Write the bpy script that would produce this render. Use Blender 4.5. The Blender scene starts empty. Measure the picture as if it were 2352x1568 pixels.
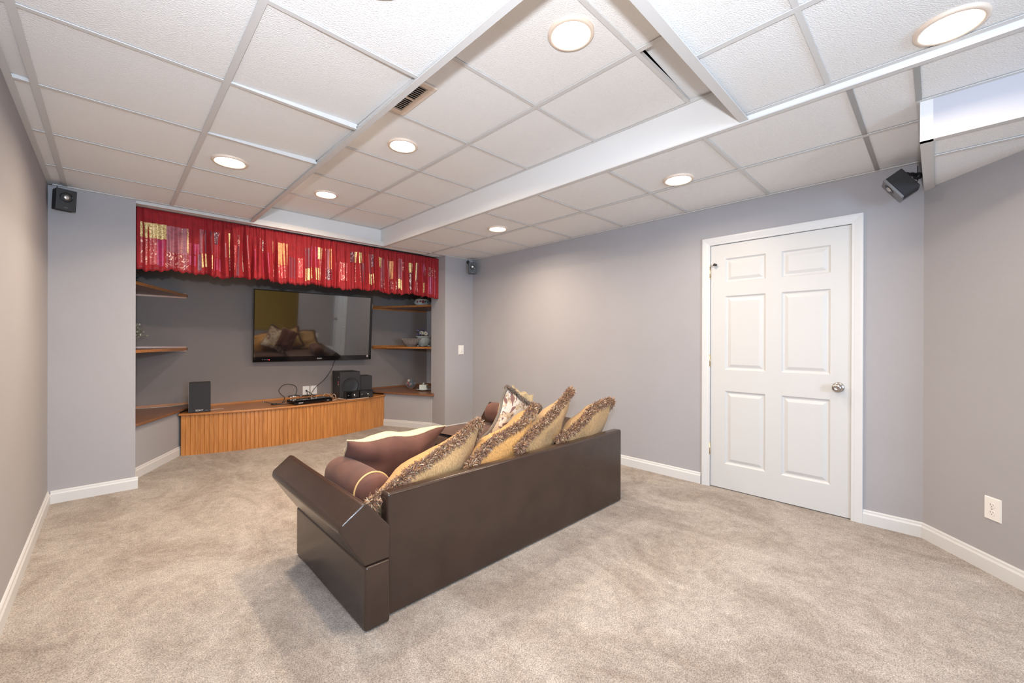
import bpy, bmesh, math, random
from mathutils import Vector, Matrix, Quaternion, noise
random.seed(7)
scn = bpy.context.scene
col = scn.collection
PI = math.pi
sin, cos = math.sin, math.cos

# ---------------------------------------------------------------- camera
H = 1.1888
cam_d = bpy.data.cameras.new('camera'); cam = bpy.data.objects.new('camera', cam_d); col.objects.link(cam)
cam_d.sensor_width = 36; cam_d.lens = 947.87 / 2352 * 36; cam_d.clip_start = .02; cam_d.clip_end = 60
def cam_axes(yaw, pitch, roll):
    a, p, r = map(math.radians, (yaw, pitch, roll))
    fw = Vector((sin(a)*cos(p), cos(a)*cos(p), sin(p))); rt = Vector((cos(a), -sin(a), 0)); up = rt.cross(fw)
    return rt*cos(r)+up*sin(r), up*cos(r)-rt*sin(r), fw
rt, up, fw = cam_axes(44.1479, -.0542, .1562)
m = Matrix.Identity(4)
for i in range(3): m[i][0] = rt[i]; m[i][1] = up[i]; m[i][2] = -fw[i]
m[2][3] = H
cam.matrix_world = m
scn.camera = cam

# ---------------------------------------------------------------- world, light, exposure
scn.view_settings.view_transform = 'Standard'; scn.view_settings.look = 'None'
scn.view_settings.gamma = 1; scn.view_settings.use_curve_mapping = False
scn.view_settings.exposure = 0.55
w = bpy.data.worlds.new('world'); scn.world = w; w.use_nodes = True
w.node_tree.nodes['Background'].inputs[0].default_value = (.62, .76, 1, 1)
w.node_tree.nodes['Background'].inputs[1].default_value = 1.0
def area(name, loc, target, sx, sy, power, color, spread=180, shape='RECTANGLE'):
    d = bpy.data.lights.new(name, 'AREA'); d.shape = shape; d.size = sx; d.size_y = sy; d.energy = power; d.color = color
    d.spread = math.radians(spread)
    o = bpy.data.objects.new(name, d); col.objects.link(o); o.location = loc
    o.rotation_euler = (Vector(target)-Vector(loc)).to_track_quat('-Z', 'Y').to_euler(); return o
# daylight through the rear window
area('window_daylight', (.45, -3.12, 1.45), (.45, 0, 1.3), 1.0, 1.1, 78, (.56, .76, 1.0))
# bounced camera flash, at the camera's hot shoe, tipped up and forward
area('bounce_flash', (-.04, -.04, 1.50), (.85, .98, 2.30), .09, .09, 42, (.86, .92, 1.0), shape='DISK')
LAMP = (1.0, .80, .60); LAMP_W = 8.0; LAMP_EMIT = 30

# ---------------------------------------------------------------- materials
def nodes(name):
    m = bpy.data.materials.new(name); m.use_nodes = True; nt = m.node_tree; b = nt.nodes['Principled BSDF']; return m, nt, b
def pbr(name, c, rough=.6, metal=0, bump=0, bscale=50, var=0, vscale=8, spec=.5, coat=0, stretch=(1, 1, 1), emit=None, trans=0, sheen=0, detail=4):
    m, nt, b = nodes(name); N = nt.nodes; L = nt.links
    b.inputs['Base Color'].default_value = (*c, 1); b.inputs['Roughness'].default_value = rough; b.inputs['Metallic'].default_value = metal
    b.inputs['Specular IOR Level'].default_value = spec; b.inputs['Coat Weight'].default_value = coat
    b.inputs['Transmission Weight'].default_value = trans; b.inputs['Sheen Weight'].default_value = sheen
    if emit: b.inputs['Emission Color'].default_value = (*emit[0], 1); b.inputs['Emission Strength'].default_value = emit[1]
    if bump or var:
        tc = N.new('ShaderNodeTexCoord'); mp = N.new('ShaderNodeMapping'); mp.inputs['Scale'].default_value = stretch
        L.new(tc.outputs['Object'], mp.inputs[0])
    if var:
        n = N.new('ShaderNodeTexNoise'); n.inputs['Scale'].default_value = vscale; n.inputs['Detail'].default_value = detail; L.new(mp.outputs[0], n.inputs[0])
        r = N.new('ShaderNodeValToRGB'); r.color_ramp.elements[0].position = .32; r.color_ramp.elements[1].position = .68
        r.color_ramp.elements[0].color = (*[max(0, x*(1-var)) for x in c], 1); r.color_ramp.elements[1].color = (*[min(1, x*(1+var)) for x in c], 1)
        L.new(n.outputs[0], r.inputs[0]); L.new(r.outputs[0], b.inputs['Base Color'])
    if bump:
        n = N.new('ShaderNodeTexNoise'); n.inputs['Scale'].default_value = bscale; n.inputs['Detail'].default_value = 3; L.new(mp.outputs[0], n.inputs[0])
        bp = N.new('ShaderNodeBump'); bp.inputs['Strength'].default_value = bump; bp.inputs['Distance'].default_value = .004
        L.new(n.outputs[0], bp.inputs['Height']); L.new(bp.outputs[0], b.inputs['Normal'])
    return m
M = {}
M['wall'] = pbr('wall_paint', (.37, .36, .375), .75, bump=.12, bscale=220, var=.03, vscale=1.2, spec=.25)
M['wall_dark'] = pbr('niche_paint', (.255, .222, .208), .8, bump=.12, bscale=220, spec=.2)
M['wall_lit'] = pbr('wall_paint_lit', (.58, .59, .64), .75)  # wall paint with the light on the niche's right side put into its colour
M['wall_gold'] = pbr('gold_paint', (.62, .40, .07), .7)
M['white'] = pbr('white_trim', (.63, .63, .63), .38)
M['door'] = pbr('door_white', (.58, .58, .575), .42, bump=.05, bscale=60, stretch=(1, 1, .2))
M['tile'] = pbr('acoustic_tile', (.80, .795, .79), .9, bump=.75, bscale=170, spec=.1)
M['bar'] = pbr('grid_metal', (.60, .59, .58), .45)
M['fascia'] = pbr('fascia_board', (.70, .70, .70), .5)
M['soffit'] = pbr('soffit_paint', (.50, .50, .55), .6)
M['deck'] = pbr('plenum_deck', (.03, .03, .035), .9)
def carpet():
    m, nt, b = nodes('carpet'); N = nt.nodes; L = nt.links
    tc = N.new('ShaderNodeTexCoord')
    def noi(sc, det, rough=.5, stretch=None, dist=0):
        n = N.new('ShaderNodeTexNoise'); n.inputs['Scale'].default_value = sc; n.inputs['Detail'].default_value = det; n.inputs['Roughness'].default_value = rough
        n.inputs['Distortion'].default_value = dist
        if stretch:
            mp = N.new('ShaderNodeMapping'); mp.inputs['Scale'].default_value = stretch; mp.inputs['Rotation'].default_value = (0, 0, .6); L.new(tc.outputs['Object'], mp.inputs[0]); L.new(mp.outputs[0], n.inputs[0])
        else: L.new(tc.outputs['Object'], n.inputs[0])
        return n
    def ramp(n, p0, c0, p1, c1):
        r = N.new('ShaderNodeValToRGB'); e = r.color_ramp.elements
        e[0].position = p0; e[0].color = (*c0, 1); e[1].position = p1; e[1].color = (*c1, 1); L.new(n.outputs[0], r.inputs[0]); return r
    big = ramp(noi(2.6, 7, .72, (1, .6, 1), .8), .36, (.40, .335, .285), .60, (.60, .54, .485))
    fine = ramp(noi(210, 3, .7), .36, (.50, .47, .44), .64, (1.22, 1.22, 1.22))
    mid = ramp(noi(20, 6, .8), .30, (.76, .75, .745), .68, (1.13, 1.13, 1.13))
    a = N.new('ShaderNodeMix'); a.data_type = 'RGBA'; a.blend_type = 'MULTIPLY'; a.inputs[0].default_value = 1
    L.new(big.outputs[0], a.inputs[6]); L.new(fine.outputs[0], a.inputs[7])
    c = N.new('ShaderNodeMix'); c.data_type = 'RGBA'; c.blend_type = 'MULTIPLY'; c.inputs[0].default_value = 1
    L.new(a.outputs[2], c.inputs[6]); L.new(mid.outputs[0], c.inputs[7]); L.new(c.outputs[2], b.inputs['Base Color'])
    b.inputs['Roughness'].default_value = .95; b.inputs['Specular IOR Level'].default_value = .1; b.inputs['Sheen Weight'].default_value = .15
    n = noi(230, 3, .7); bp = N.new('ShaderNodeBump'); bp.inputs['Strength'].default_value = .9; bp.inputs['Distance'].default_value = .008
    L.new(n.outputs[0], bp.inputs['Height']); L.new(bp.outputs[0], b.inputs['Normal']); return m
M['carpet'] = carpet()
def wood(name, c0, c1, axis='z', rough=.35):
    m, nt, b = nodes(name); N = nt.nodes; L = nt.links
    tc = N.new('ShaderNodeTexCoord'); mp = N.new('ShaderNodeMapping')
    mp.inputs['Scale'].default_value = {'x': (1.2, 22, 22), 'z': (22, 22, 1.3)}[axis]
    inf = N.new('ShaderNodeObjectInfo'); ad = N.new('ShaderNodeVectorMath'); ad.operation = 'ADD'
    L.new(tc.outputs['Object'], mp.inputs[0]); L.new(mp.outputs[0], ad.inputs[0])
    sc = N.new('ShaderNodeVectorMath'); sc.operation = 'SCALE'; sc.inputs[3].default_value = 40
    cb = N.new('ShaderNodeCombineXYZ'); 
    for i in range(3): L.new(inf.outputs['Random'], cb.inputs[i])
    L.new(cb.outputs[0], sc.inputs[0]); L.new(sc.outputs[0], ad.inputs[1])
    n = N.new('ShaderNodeTexNoise'); n.inputs['Scale'].default_value = 2.2; n.inputs['Detail'].default_value = 6; n.inputs['Roughness'].default_value = .65; n.inputs['Distortion'].default_value = .5
    L.new(ad.outputs[0], n.inputs[0]); r = N.new('ShaderNodeValToRGB'); e = r.color_ramp.elements
    e[0].position = .3; e[0].color = (*c0, 1); e[1].position = .66; e[1].color = (*c1, 1); L.new(n.outputs[0], r.inputs[0]); L.new(r.outputs[0], b.inputs['Base Color'])
    b.inputs['Roughness'].default_value = rough; return m
M['oak'] = wood('oak_plank', (.36, .135, .035), (.62, .27, .08), 'z')
M['oak_top'] = wood('oak_board', (.33, .12, .035), (.55, .235, .075), 'x', .28)
M['oak_dark'] = wood('oak_dark', (.17, .075, .038), (.27, .12, .06), 'x', .33)
M['leather'] = pbr('brown_leather', (.042, .025, .018), .20, bump=.15, bscale=140, var=.12, vscale=5, spec=.5)
M['suede'] = pbr('brown_suede', (.12, .050, .036), .85, var=.28, vscale=7, bump=.2, bscale=160, sheen=.06)
M['suede_sofa'] = pbr('dark_suede', (.085, .046, .036), .85, var=.2, vscale=6, sheen=.05)
M['cream'] = pbr('cream_plush', (.62, .52, .34), .95, var=.22, vscale=120, bump=.8, bscale=180, sheen=.1)
M['cream_tan'] = pbr('tan_plush', (.50, .38, .22), .9, var=.2, vscale=60, bump=.5, bscale=150)
M['gold_plush'] = pbr('gold_plush', (.40, .255, .118), .8, var=.34, vscale=80, bump=.6, bscale=60, stretch=(3.2, 3.2, .8), sheen=.1, detail=6)
M['amber_plush'] = pbr('amber_plush', (.49, .265, .085), .8, var=.32, vscale=70, bump=.6, bscale=60, stretch=(3.2, 3.2, .8), sheen=.1, detail=6)
M['cord'] = pbr('gold_cord', (.62, .40, .17), .6)
M['fr1'] = pbr('fringe_brown', (.20, .11, .075), .7); M['fr2'] = pbr('fringe_copper', (.37, .20, .095), .6); M['fr3'] = pbr('fringe_cream', (.50, .40, .28), .6)
M['fr4'] = pbr('fringe_grey', (.17, .14, .11), .7)
M['black'] = pbr('black_plastic', (.014, .014, .016), .45)
M['black_gloss'] = pbr('black_gloss', (.006, .006, .007), .06)
M['cloth_black'] = pbr('speaker_cloth', (.034, .034, .038), .9, bump=.5, bscale=400)
M['grey_plastic'] = pbr('grey_plastic', (.20, .20, .21), .35)
M['screen'] = pbr('tv_screen', (.012, .011, .012), .04, spec=1.0, coat=1.0)
M['silver'] = pbr('silver', (.6, .6, .6), .3, 1.0)
M['nickel'] = pbr('satin_nickel', (.50, .46, .43), .22, 1.0)
M['brass'] = pbr('brass', (.70, .56, .33), .3, 1.0)
M['plate'] = pbr('switch_plate', (.80, .78, .75), .35)
M['slot'] = pbr('slot_dark', (.04, .035, .03), .6)
M['cable_black'] = pbr('cable_black', (.025, .02, .018), .5); M['cable_white'] = pbr('cable_white', (.62, .52, .44), .5)
M['logo'] = pbr('logo_white', (.75, .75, .75), .4); M['screen'].node_tree.nodes['Principled BSDF'].inputs['IOR'].default_value = 1.75
M['redled'] = pbr('red_led', (.4, .01, .01), .4, emit=((1, .03, .05), 1.5))
M['sticker'] = pbr('red_sticker', (.50, .07, .12), .5); M['paper'] = pbr('sticker_paper', (.6, .5, .5), .5)
M['ceramic'] = pbr('white_ceramic', (.62, .66, .62), .2, coat=.4)
M['ceramic_lid'] = pbr('tan_lid', (.42, .33, .27), .3); M['paintred'] = pbr('painted_red', (.28, .03, .03), .3); M['paintblue'] = pbr('painted_slate', (.07, .09, .11), .3)
M['pot'] = pbr('clay_pot', (.62, .50, .42), .6); M['leaf'] = pbr('sage_leaf', (.24, .27, .20), .7, var=.3, vscale=40); M['leaf_pale'] = pbr('pale_leaf', (.50, .52, .42), .7); M['leaf_dark'] = pbr('dark_leaf', (.03, .05, .04), .6)
M['violet'] = pbr('violet_petal', (.24, .20, .48), .6); M['daisy'] = pbr('daisy_petal', (.85, .85, .80), .6); M['yolk'] = pbr('daisy_centre', (.55, .40, .08), .6)
def glass(name, c, rough=.02, tr=.9):
    m, nt, b = nodes(name); b.inputs['Base Color'].default_value = (*c, 1); b.inputs['Transmission Weight'].default_value = tr; b.inputs['Roughness'].default_value = rough; b.inputs['IOR'].default_value = 1.5; return m
M['crystal'] = glass('cut_crystal', (.95, .90, .87)); M['smoke'] = glass('dark_glass', (.22, .26, .30), .03, .6)
M['lens'] = pbr('lamp_lens', (1, .9, .8), .5, emit=((1.0, .88, .70), LAMP_EMIT)); M['ring'] = pbr('lamp_trim', (.72, .60, .50), .45)
M['red'] = pbr('red_cotton', (.27, .006, .011), .8, var=.15, vscale=25)
for k, c, r in (('maroon', (.16, .008, .022), .45), ('magenta', (.36, .018, .085), .35), ('mauve', (.30, .065, .085), .4), ('plum', (.20, .07, .10), .35), ('crimson', (.34, .010, .025), .5), ('rose', (.48, .075, .075), .45), ('copper', (.62, .27, .11), .3), ('creamcloth', (.80, .66, .50), .5)):
    M[k] = pbr(k + '_cloth', c, r, var=.3, vscale=40, sheen=.15)
def brocade(name, base, fg, scale, lo=.5, metal=.3):
    m, nt, b = nodes(name); N = nt.nodes; L = nt.links; tc = N.new('ShaderNodeTexCoord')
    n = N.new('ShaderNodeTexNoise'); n.inputs['Scale'].default_value = scale; n.inputs['Detail'].default_value = 2; n.inputs['Distortion'].default_value = 2.2; L.new(tc.outputs['Object'], n.inputs[0])
    r = N.new('ShaderNodeValToRGB'); e = r.color_ramp.elements; e[0].position = lo; e[0].color = (*base, 1); e[1].position = lo+.035; e[1].color = (*fg, 1)
    L.new(n.outputs[0], r.inputs[0]); L.new(r.outputs[0], b.inputs['Base Color']); b.inputs['Roughness'].default_value = .4; b.inputs['Metallic'].default_value = metal; return m
M['gold'] = brocade('gold_brocade', (.42, .26, .08), (.86, .68, .34), 70, .46)
M['vine'] = brocade('vine_embroidery', (.26, .014, .022), (.85, .55, .42), 34, .565, 0)
M['rosevine'] = brocade('rose_embroidery', (.44, .055, .06), (.86, .55, .45), 30, .575, 0)
M['plumvine'] = brocade('plum_embroidery', (.13, .02, .04), (.80, .65, .58), 34, .56, 0)
def floral():
    m, nt, b = nodes('floral_print'); N = nt.nodes; L = nt.links; tc = N.new('ShaderNodeTexCoord')
    def lay(scale, lo, dist, det=1):
        n = N.new('ShaderNodeTexNoise'); n.inputs['Scale'].default_value = scale; n.inputs['Detail'].default_value = det; n.inputs['Distortion'].default_value = dist; L.new(tc.outputs['Object'], n.inputs[0])
        r = N.new('ShaderNodeValToRGB'); r.color_ramp.elements[0].position = lo; r.color_ramp.elements[1].position = lo+.02; L.new(n.outputs[0], r.inputs[0]); return r
    prev = None
    for (s, lo, d, c) in ((10, .56, 1.4, (.50, .38, .25)), (12, .585, 1.6, (.22, .11, .09)), (34, .63, 1.0, (.20, .12, .09))):
        k = lay(s, lo, d); mx = N.new('ShaderNodeMix'); mx.data_type = 'RGBA'; L.new(k.outputs[0], mx.inputs[0])
        if prev is None: mx.inputs[6].default_value = (.62, .56, .47, 1)
        else: L.new(prev, mx.inputs[6])
        mx.inputs[7].default_value = (*c, 1); prev = mx.outputs[2]
    L.new(prev, b.inputs['Base Color']); b.inputs['Roughness'].default_value = .85; return m
M['floral'] = floral()

# ---------------------------------------------------------------- helpers
WL = {}
def tag(o, label=None, cat=None, group=None, kind=None):
    if label: o['label'] = label
    if cat: o['category'] = cat
    if group: o['group'] = group
    if kind: o['kind'] = kind
    return o
def link(o, loc, parent):
    col.objects.link(o); WL[o.name] = Vector(loc)
    if parent: o.parent = parent; o.location = Vector(loc)-WL[parent.name]
    else: o.location = loc
    return o
def thing(name, label, cat, loc, group=None):
    return tag(link(bpy.data.objects.new(name, None), loc, None), label, cat, group)
class MB:
    def __init__(s, mtx=None): s.v = []; s.f = []; s.mi = []; s.sm = []; s.M = mtx; s.cur = 0; s.smooth = False
    def add(s, vs, fs, smooth=None):
        n = len(s.v)
        for p in vs: s.v.append((s.M @ Vector(p)) if s.M is not None else Vector(p))
        for f in fs: s.f.append([n+i for i in f]); s.mi.append(s.cur); s.sm.append(s.smooth if smooth is None else smooth)
        return s
    def box(s, x0, x1, y0, y1, z0, z1):
        v = [(x, y, z) for z in (z0, z1) for y in (y0, y1) for x in (x0, x1)]
        return s.add(v, [(0, 2, 3, 1), (4, 5, 7, 6), (0, 1, 5, 4), (2, 6, 7, 3), (0, 4, 6, 2), (1, 3, 7, 5)])
    def prism(s, pts, a, b, axis='z'):   # polygon in the other two axes, extruded a..b
        def P(p, t): return {'z': (p[0], p[1], t), 'y': (p[0], t, p[1]), 'x': (t, p[0], p[1])}[axis]
        n = len(pts); v = [P(p, a) for p in pts]+[P(p, b) for p in pts]
        f = [tuple(range(n))[::-1], tuple(range(n, 2*n))]+[(i, (i+1) % n, n+(i+1) % n, n+i) for i in range(n)]
        return s.add(v, f)
    def lathe(s, prof, c=(0, 0, 0), seg=24, wob=None, smooth=True):
        v = []
        for r, z in prof:
            for k in range(seg):
                a = 2*PI*k/seg; rr = r*(wob(a, z) if wob else 1); v.append((c[0]+rr*cos(a), c[1]+rr*sin(a), c[2]+z))
        f = [(i*seg+k, i*seg+(k+1) % seg, (i+1)*seg+(k+1) % seg, (i+1)*seg+k) for i in range(len(prof)-1) for k in range(seg)]
        return s.add(v, f, smooth)
    def tube(s, pts, r, seg=6, cap=True):
        pts = [Vector(p) for p in pts]; n = len(pts); v = []; prev = None
        for i, p in enumerate(pts):
            t = (pts[min(i+1, n-1)]-pts[max(i-1, 0)]).normalized()
            u = t.cross(Vector((0, 0, 1)))
            if u.length < .1: u = t.cross(Vector((0, 1, 0)))
            if prev is not None: u = prev-t*prev.dot(t)
            u.normalize(); prev = u; q = t.cross(u)
            rr = r[i] if isinstance(r, (list, tuple)) else r
            for k in range(seg): a = 2*PI*k/seg; v.append(p+(u*cos(a)+q*sin(a))*rr)
        f = [(i*seg+k, i*seg+(k+1) % seg, (i+1)*seg+(k+1) % seg, (i+1)*seg+k) for i in range(n-1) for k in range(seg)]
        if cap: f += [tuple(range(seg))[::-1], tuple(range((n-1)*seg, n*seg))]
        return s.add(v, f, True)
    def ball(s, c, r, seg=12, sq=(1, 1, 1)):
        pr = [(max(.0005, sin(PI*i/8)), -cos(PI*i/8)) for i in range(9)]; v = []
        for a, z in pr:
            for k in range(seg): t = 2*PI*k/seg; v.append((c[0]+r*sq[0]*a*cos(t), c[1]+r*sq[1]*a*sin(t), c[2]+r*sq[2]*z))
        return s.add(v, [(i*seg+k, i*seg+(k+1) % seg, (i+1)*seg+(k+1) % seg, (i+1)*seg+k) for i in range(8) for k in range(seg)], True)
    def obj(s, name, mats, parent=None, bevel=0, label=None, cat=None, group=None, kind=None, bseg=2, auto=False):
        if not isinstance(mats, (list, tuple)): mats = [mats]
        xs = [p.x for p in s.v]; ys = [p.y for p in s.v]; zs = [p.z for p in s.v]
        c = Vector(((min(xs)+max(xs))/2, (min(ys)+max(ys))/2, min(zs)))
        me = bpy.data.meshes.new(name); me.from_pydata([tuple(p-c) for p in s.v], [], s.f)
        for m_ in mats: me.materials.append(M[m_] if isinstance(m_, str) else m_)
        for p, i, sm in zip(me.polygons, s.mi, s.sm): p.material_index = i; p.use_smooth = sm
        bm = bmesh.new(); bm.from_mesh(me)
        bmesh.ops.recalc_face_normals(bm, faces=bm.faces); bm.to_mesh(me); bm.free()
        me.update(); o = bpy.data.objects.new(name, me); link(o, c, parent)
        if bevel:
            b = o.modifiers.new('bevel', 'BEVEL'); b.width = bevel; b.segments = bseg; b.limit_method = 'ANGLE'; b.angle_limit = .6
            if auto:
                for p in me.polygons: p.use_smooth = True
                wn = o.modifiers.new('wn', 'WEIGHTED_NORMAL'); wn.keep_sharp = False
        return tag(o, label, cat, group, kind)
def bx(name, mat, x0, x1, y0, y1, z0, z1, parent=None, **k): return MB().box(x0, x1, y0, y1, z0, z1).obj(name, mat, parent, **k)
def clone(o, loc, parent, rot=None):
    c = o.copy(); c.parent = None; link(c, loc, parent)
    if rot is not None: c.rotation_euler = rot
    return c
def text(name, s, size, loc, right, upv, parent, mat='logo', label=None):
    cu = bpy.data.curves.new(name, 'FONT'); cu.body = s; cu.size = size; cu.extrude = .0005; cu.align_x = 'CENTER'; cu.align_y = 'CENTER'; cu.materials.append(M[mat])
    tmp = bpy.data.objects.new(name, cu); me = bpy.data.meshes.new_from_object(tmp); bpy.data.objects.remove(tmp); o = bpy.data.objects.new(name, me); link(o, loc, parent); r = Vector(right).normalized(); u = Vector(upv).normalized(); n = r.cross(u)
    o.rotation_euler = Matrix((r, u, n)).transposed().to_euler(); return o
S = 'structure'

# ---------------------------------------------------------------- room shell
ZM, ZR, ZT, ZD = 2.3135, 2.288, 2.49, 2.66
XW, XRW, YB, YREAR = -.331, 3.549, 5.86, -3.2
XTL, XTR, YTN, YTF = .961, 2.272, .695, 4.56
XPL, XPR = .139, 3.094
P = .6096
bx('floor', 'carpet', -.7, 4.6, YREAR-.1, 5.95, -.08, 0, kind=S)
bx('wall_left', 'wall', XW-.1, XW, YREAR, 4.479, 0, ZD, kind=S)
w_ = MB().box(XRW, XRW+.1, 1.313, 4.43, 0, ZD).box(XRW, XRW+.1, .058, .392, 0, ZD).box(XRW, XRW+.1, .392, 1.313, 1.985, ZD); w_.obj('wall_right', 'wall', kind=S)
bx('wall_pier_left', 'wall', -.62, XPL, 4.479, 4.80, 0, ZD, kind=S)
bx('wall_pier_right', 'wall', XPR, 3.85, 4.43, 4.75, 0, ZD, kind=S)
bx('wall_niche_back', 'wall_dark', -.55, 3.85, YB+.001, YB+.1, 0, ZD, kind=S)
bx('wall_niche_left', 'wall', -.57, -.47, 4.80, YB, 0, ZD, kind=S)
bx('wall_niche_right', 'wall_lit', 3.73, 3.83, 4.75, YB, 0, ZD, kind=S)
MB().prism([(XPL, 4.78), (.51, 5.463), (.44, 5.50), (.05, 4.80)], 0, .452).obj('wall_base_left', 'wall', kind=S)
MB().prism([(XPR, 4.72), (3.18, 4.75), (2.83, 5.46), (2.75, 5.42)], 0, .452).obj('wall_base_right', 'wall', kind=S)
dA = Vector((-.7542, -.6566, 0)); cA = Vector((3.549, .058, 0)); eA = cA+dA*.93
MB().prism([(cA.x, cA.y), (eA.x, eA.y), (eA.x+.07, eA.y-.08), (cA.x+.1, cA.y-.02)], 0, ZD).obj('wall_angled', 'wall', kind=S)
bx('wall_rear_gold', 'wall_gold', 1.55, 4.6, YREAR-.1, YREAR, 0, ZD, kind=S)
bx('wall_rear_right', 'wall_gold', 4.5, 4.6, YREAR, 0, 0, ZD, kind=S)
r_ = MB()
for a, b in ((XW-.1, -.1), (1.0, 1.55)): r_.box(a, b, YREAR-.1, YREAR, 0, ZD)
for a, b in ((-.1, 1.0),): r_.box(a, b, YREAR-.1, YREAR, 0, .85); r_.box(a, b, YREAR-.1, YREAR, 2.05, ZD)
r_.obj('wall_rear', 'wall', kind=S)
for k, (a, b) in enumerate(((-.1, 1.0),)):
    wf = MB()
    for q in ((a, a+.04, .85, 2.05), (b-.04, b, .85, 2.05), (a, b, .85, .89), (a, b, 2.01, 2.05), (a, b, 1.43, 1.47)): wf.box(q[0], q[1], YREAR-.07, YREAR-.03, q[2], q[3])
    wf.obj('window_%d' % (k+1), 'white', kind=S)

# ceiling: a dark deck carries grid bars, lay-in tiles and the white fascias of the raised tray
ceiling = bx('ceiling', 'deck', -.7, 4.6, YREAR-.1, 5.96, ZD, ZD+.06, kind=S)
tile_cache = {}
def tile(x0, x1, y0, y1, z, rot=None, dz=0):
    g = .004; x0 += g; x1 -= g; y0 += g; y1 -= g
    if x1-x0 < .01 or y1-y0 < .01: return
    key = (round(x1-x0, 3), round(y1-y0, 3)); loc = Vector(((x0+x1)/2, (y0+y1)/2, z+.006+dz))
    if key in tile_cache: o = clone(tile_cache[key], loc, ceiling)
    else:
        o = MB().box(x0, x1, y0, y1, loc.z, loc.z+.015).obj('ceiling_tile', 'tile', ceiling); tile_cache[key] = o
    if rot: o.rotation_euler = rot
    return o
bar_cache = {}
def bar(x0, x1, y0, y1, z, h=.03):
    key = (round(x1-x0, 3), round(y1-y0, 3), h); loc = Vector(((x0+x1)/2, (y0+y1)/2, z))
    if key in bar_cache: return clone(bar_cache[key], loc, ceiling)
    along = (x1-x0) > (y1-y0)      # inverted T: flange and web
    b = MB().box(x0, x1, y0, y1, z, z+.003)
    if along: c = (y0+y1)/2; b.box(x0, x1, c-.003, c+.003, z+.003, z+h)
    else: c = (x0+x1)/2; b.box(c-.003, c+.003, y0, y1, z+.003, z+h)
    o = b.obj('grid_bar', 'bar', ceiling); bar_cache[key] = o; return o
hb = .0125
def region(xs, ys, z, skipbars=(), tilt={}):
    for i in range(len(xs)-1):
        for j in range(len(ys)-1):
            r, dz = tilt.get((i, j), (None, 0)); tile(xs[i], xs[i+1], ys[j], ys[j+1], z, r, dz)
    for i, x in enumerate(xs): bar(x-hb, x+hb, ys[0], ys[-1], z-.0005)
    for i in range(len(xs)-1):
        for y in ys: bar(xs[i]+hb, xs[i+1]-hb, y-hb*.8, y+hb*.8, z)
ysl = [.334+P*k for k in range(-5, 7)]; ysl = [YREAR]+[y for y in ysl if y > YREAR+.1]+[4.467]
i0 = [i for i, y in enumerate(ysl) if abs(y-1.553) < .01][0]
region([XW+.012, -.245, .36, XTL-.013], ysl, ZM, tilt={(2, i0): ((.010, -.036, 0), .012), (2, i0+1): ((.010, -.034, 0), .012), (0, i0+1): ((.02, .05, 0), .006)})
ysn = [y for y in ysl if y < .6]+[.676]
region([XTL+.013, 1.055, 1.665, XTR-.013], ysn, ZM)
region([XTL+.002, 1.084, 1.694, XTR-.002], [YTN+.002]+[.948+P*k for k in range(6)]+[YTF-.002], ZT, tilt={(2, 0): ((.06, .05, 0), .022)})
ysr = [-.34]+[.27+P*k for k in range(8)]
region([XTR+.014, 2.883, XRW-.012], [.27+P*k for k in range(7)]+[4.418], ZR)
region([XTR+.014, 2.652], [YREAR+.4]+[.27-P*k for k in range(5, 0, -1)]+[.060], ZR)
region([XTR+.014, 2.883, XRW-.012], [.060, .27], ZR)
region([2.883-.0, XPR-.02], [4.43, 4.537, 4.60], ZR); tile(2.29, 2.87, 4.43, 4.6, ZR)
bx('wall_trim_strip', 'bar', XPL, XTR, 4.50, 4.556, ZM-.022, ZM+.03).name = 'edge_trim'
et = bpy.data.objects['edge_trim']; et.parent = ceiling; et.location = WL['wall_trim_strip']-WL[ceiling.name]
# fascias of the raised tray, with their metal edge angles
def fascia(x0, x1, y0, y1, z0, z1): return bx('fascia_board', 'fascia', x0, x1, y0, y1, z0, z1, ceiling)
fascia(XTL-.012, XTL, YTN-.01, YTF+.01, ZM, ZT+.02)
fascia(XTR, XTR+.012, YTN-.01, YTF+.01, ZR, ZT+.02)
fascia(XTL, XTR, YTF, YTF+.012, ZR, ZT+.02)
fascia(XTL, XTR, YTN-.012, YTN, ZM-.02, ZT+.02)
fascia(XTR, XTR+.012, YREAR, YTN-.01, ZR, ZM+.012)
def angle_trim(x0, x1, y0, y1, z): return bx('edge_trim', 'bar', x0, x1, y0, y1, z-.0015, z+.004, ceiling)
angle_trim(XTL-.030, XTL+.001, YTN-.03, YTF, ZM-.012); fascia(XTL-.003, XTL+.001, YTN-.03, YTF, ZM-.012, ZM+.02)
angle_trim(XTL, XTR, YTN-.040, YTN+.001, ZM-.02)
angle_trim(XTR-.001, XTR+.028, YREAR, YTF, ZR-.001)
angle_trim(XW, XW+.022, YREAR, 4.479, ZM-.001); angle_trim(XW, XPL, 4.459, 4.48, ZM-.001)
angle_trim(XRW-.024, XRW, .06, 4.43, ZR-.001); angle_trim(XPR, XRW, 4.41, 4.431, ZR-.001)
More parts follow.
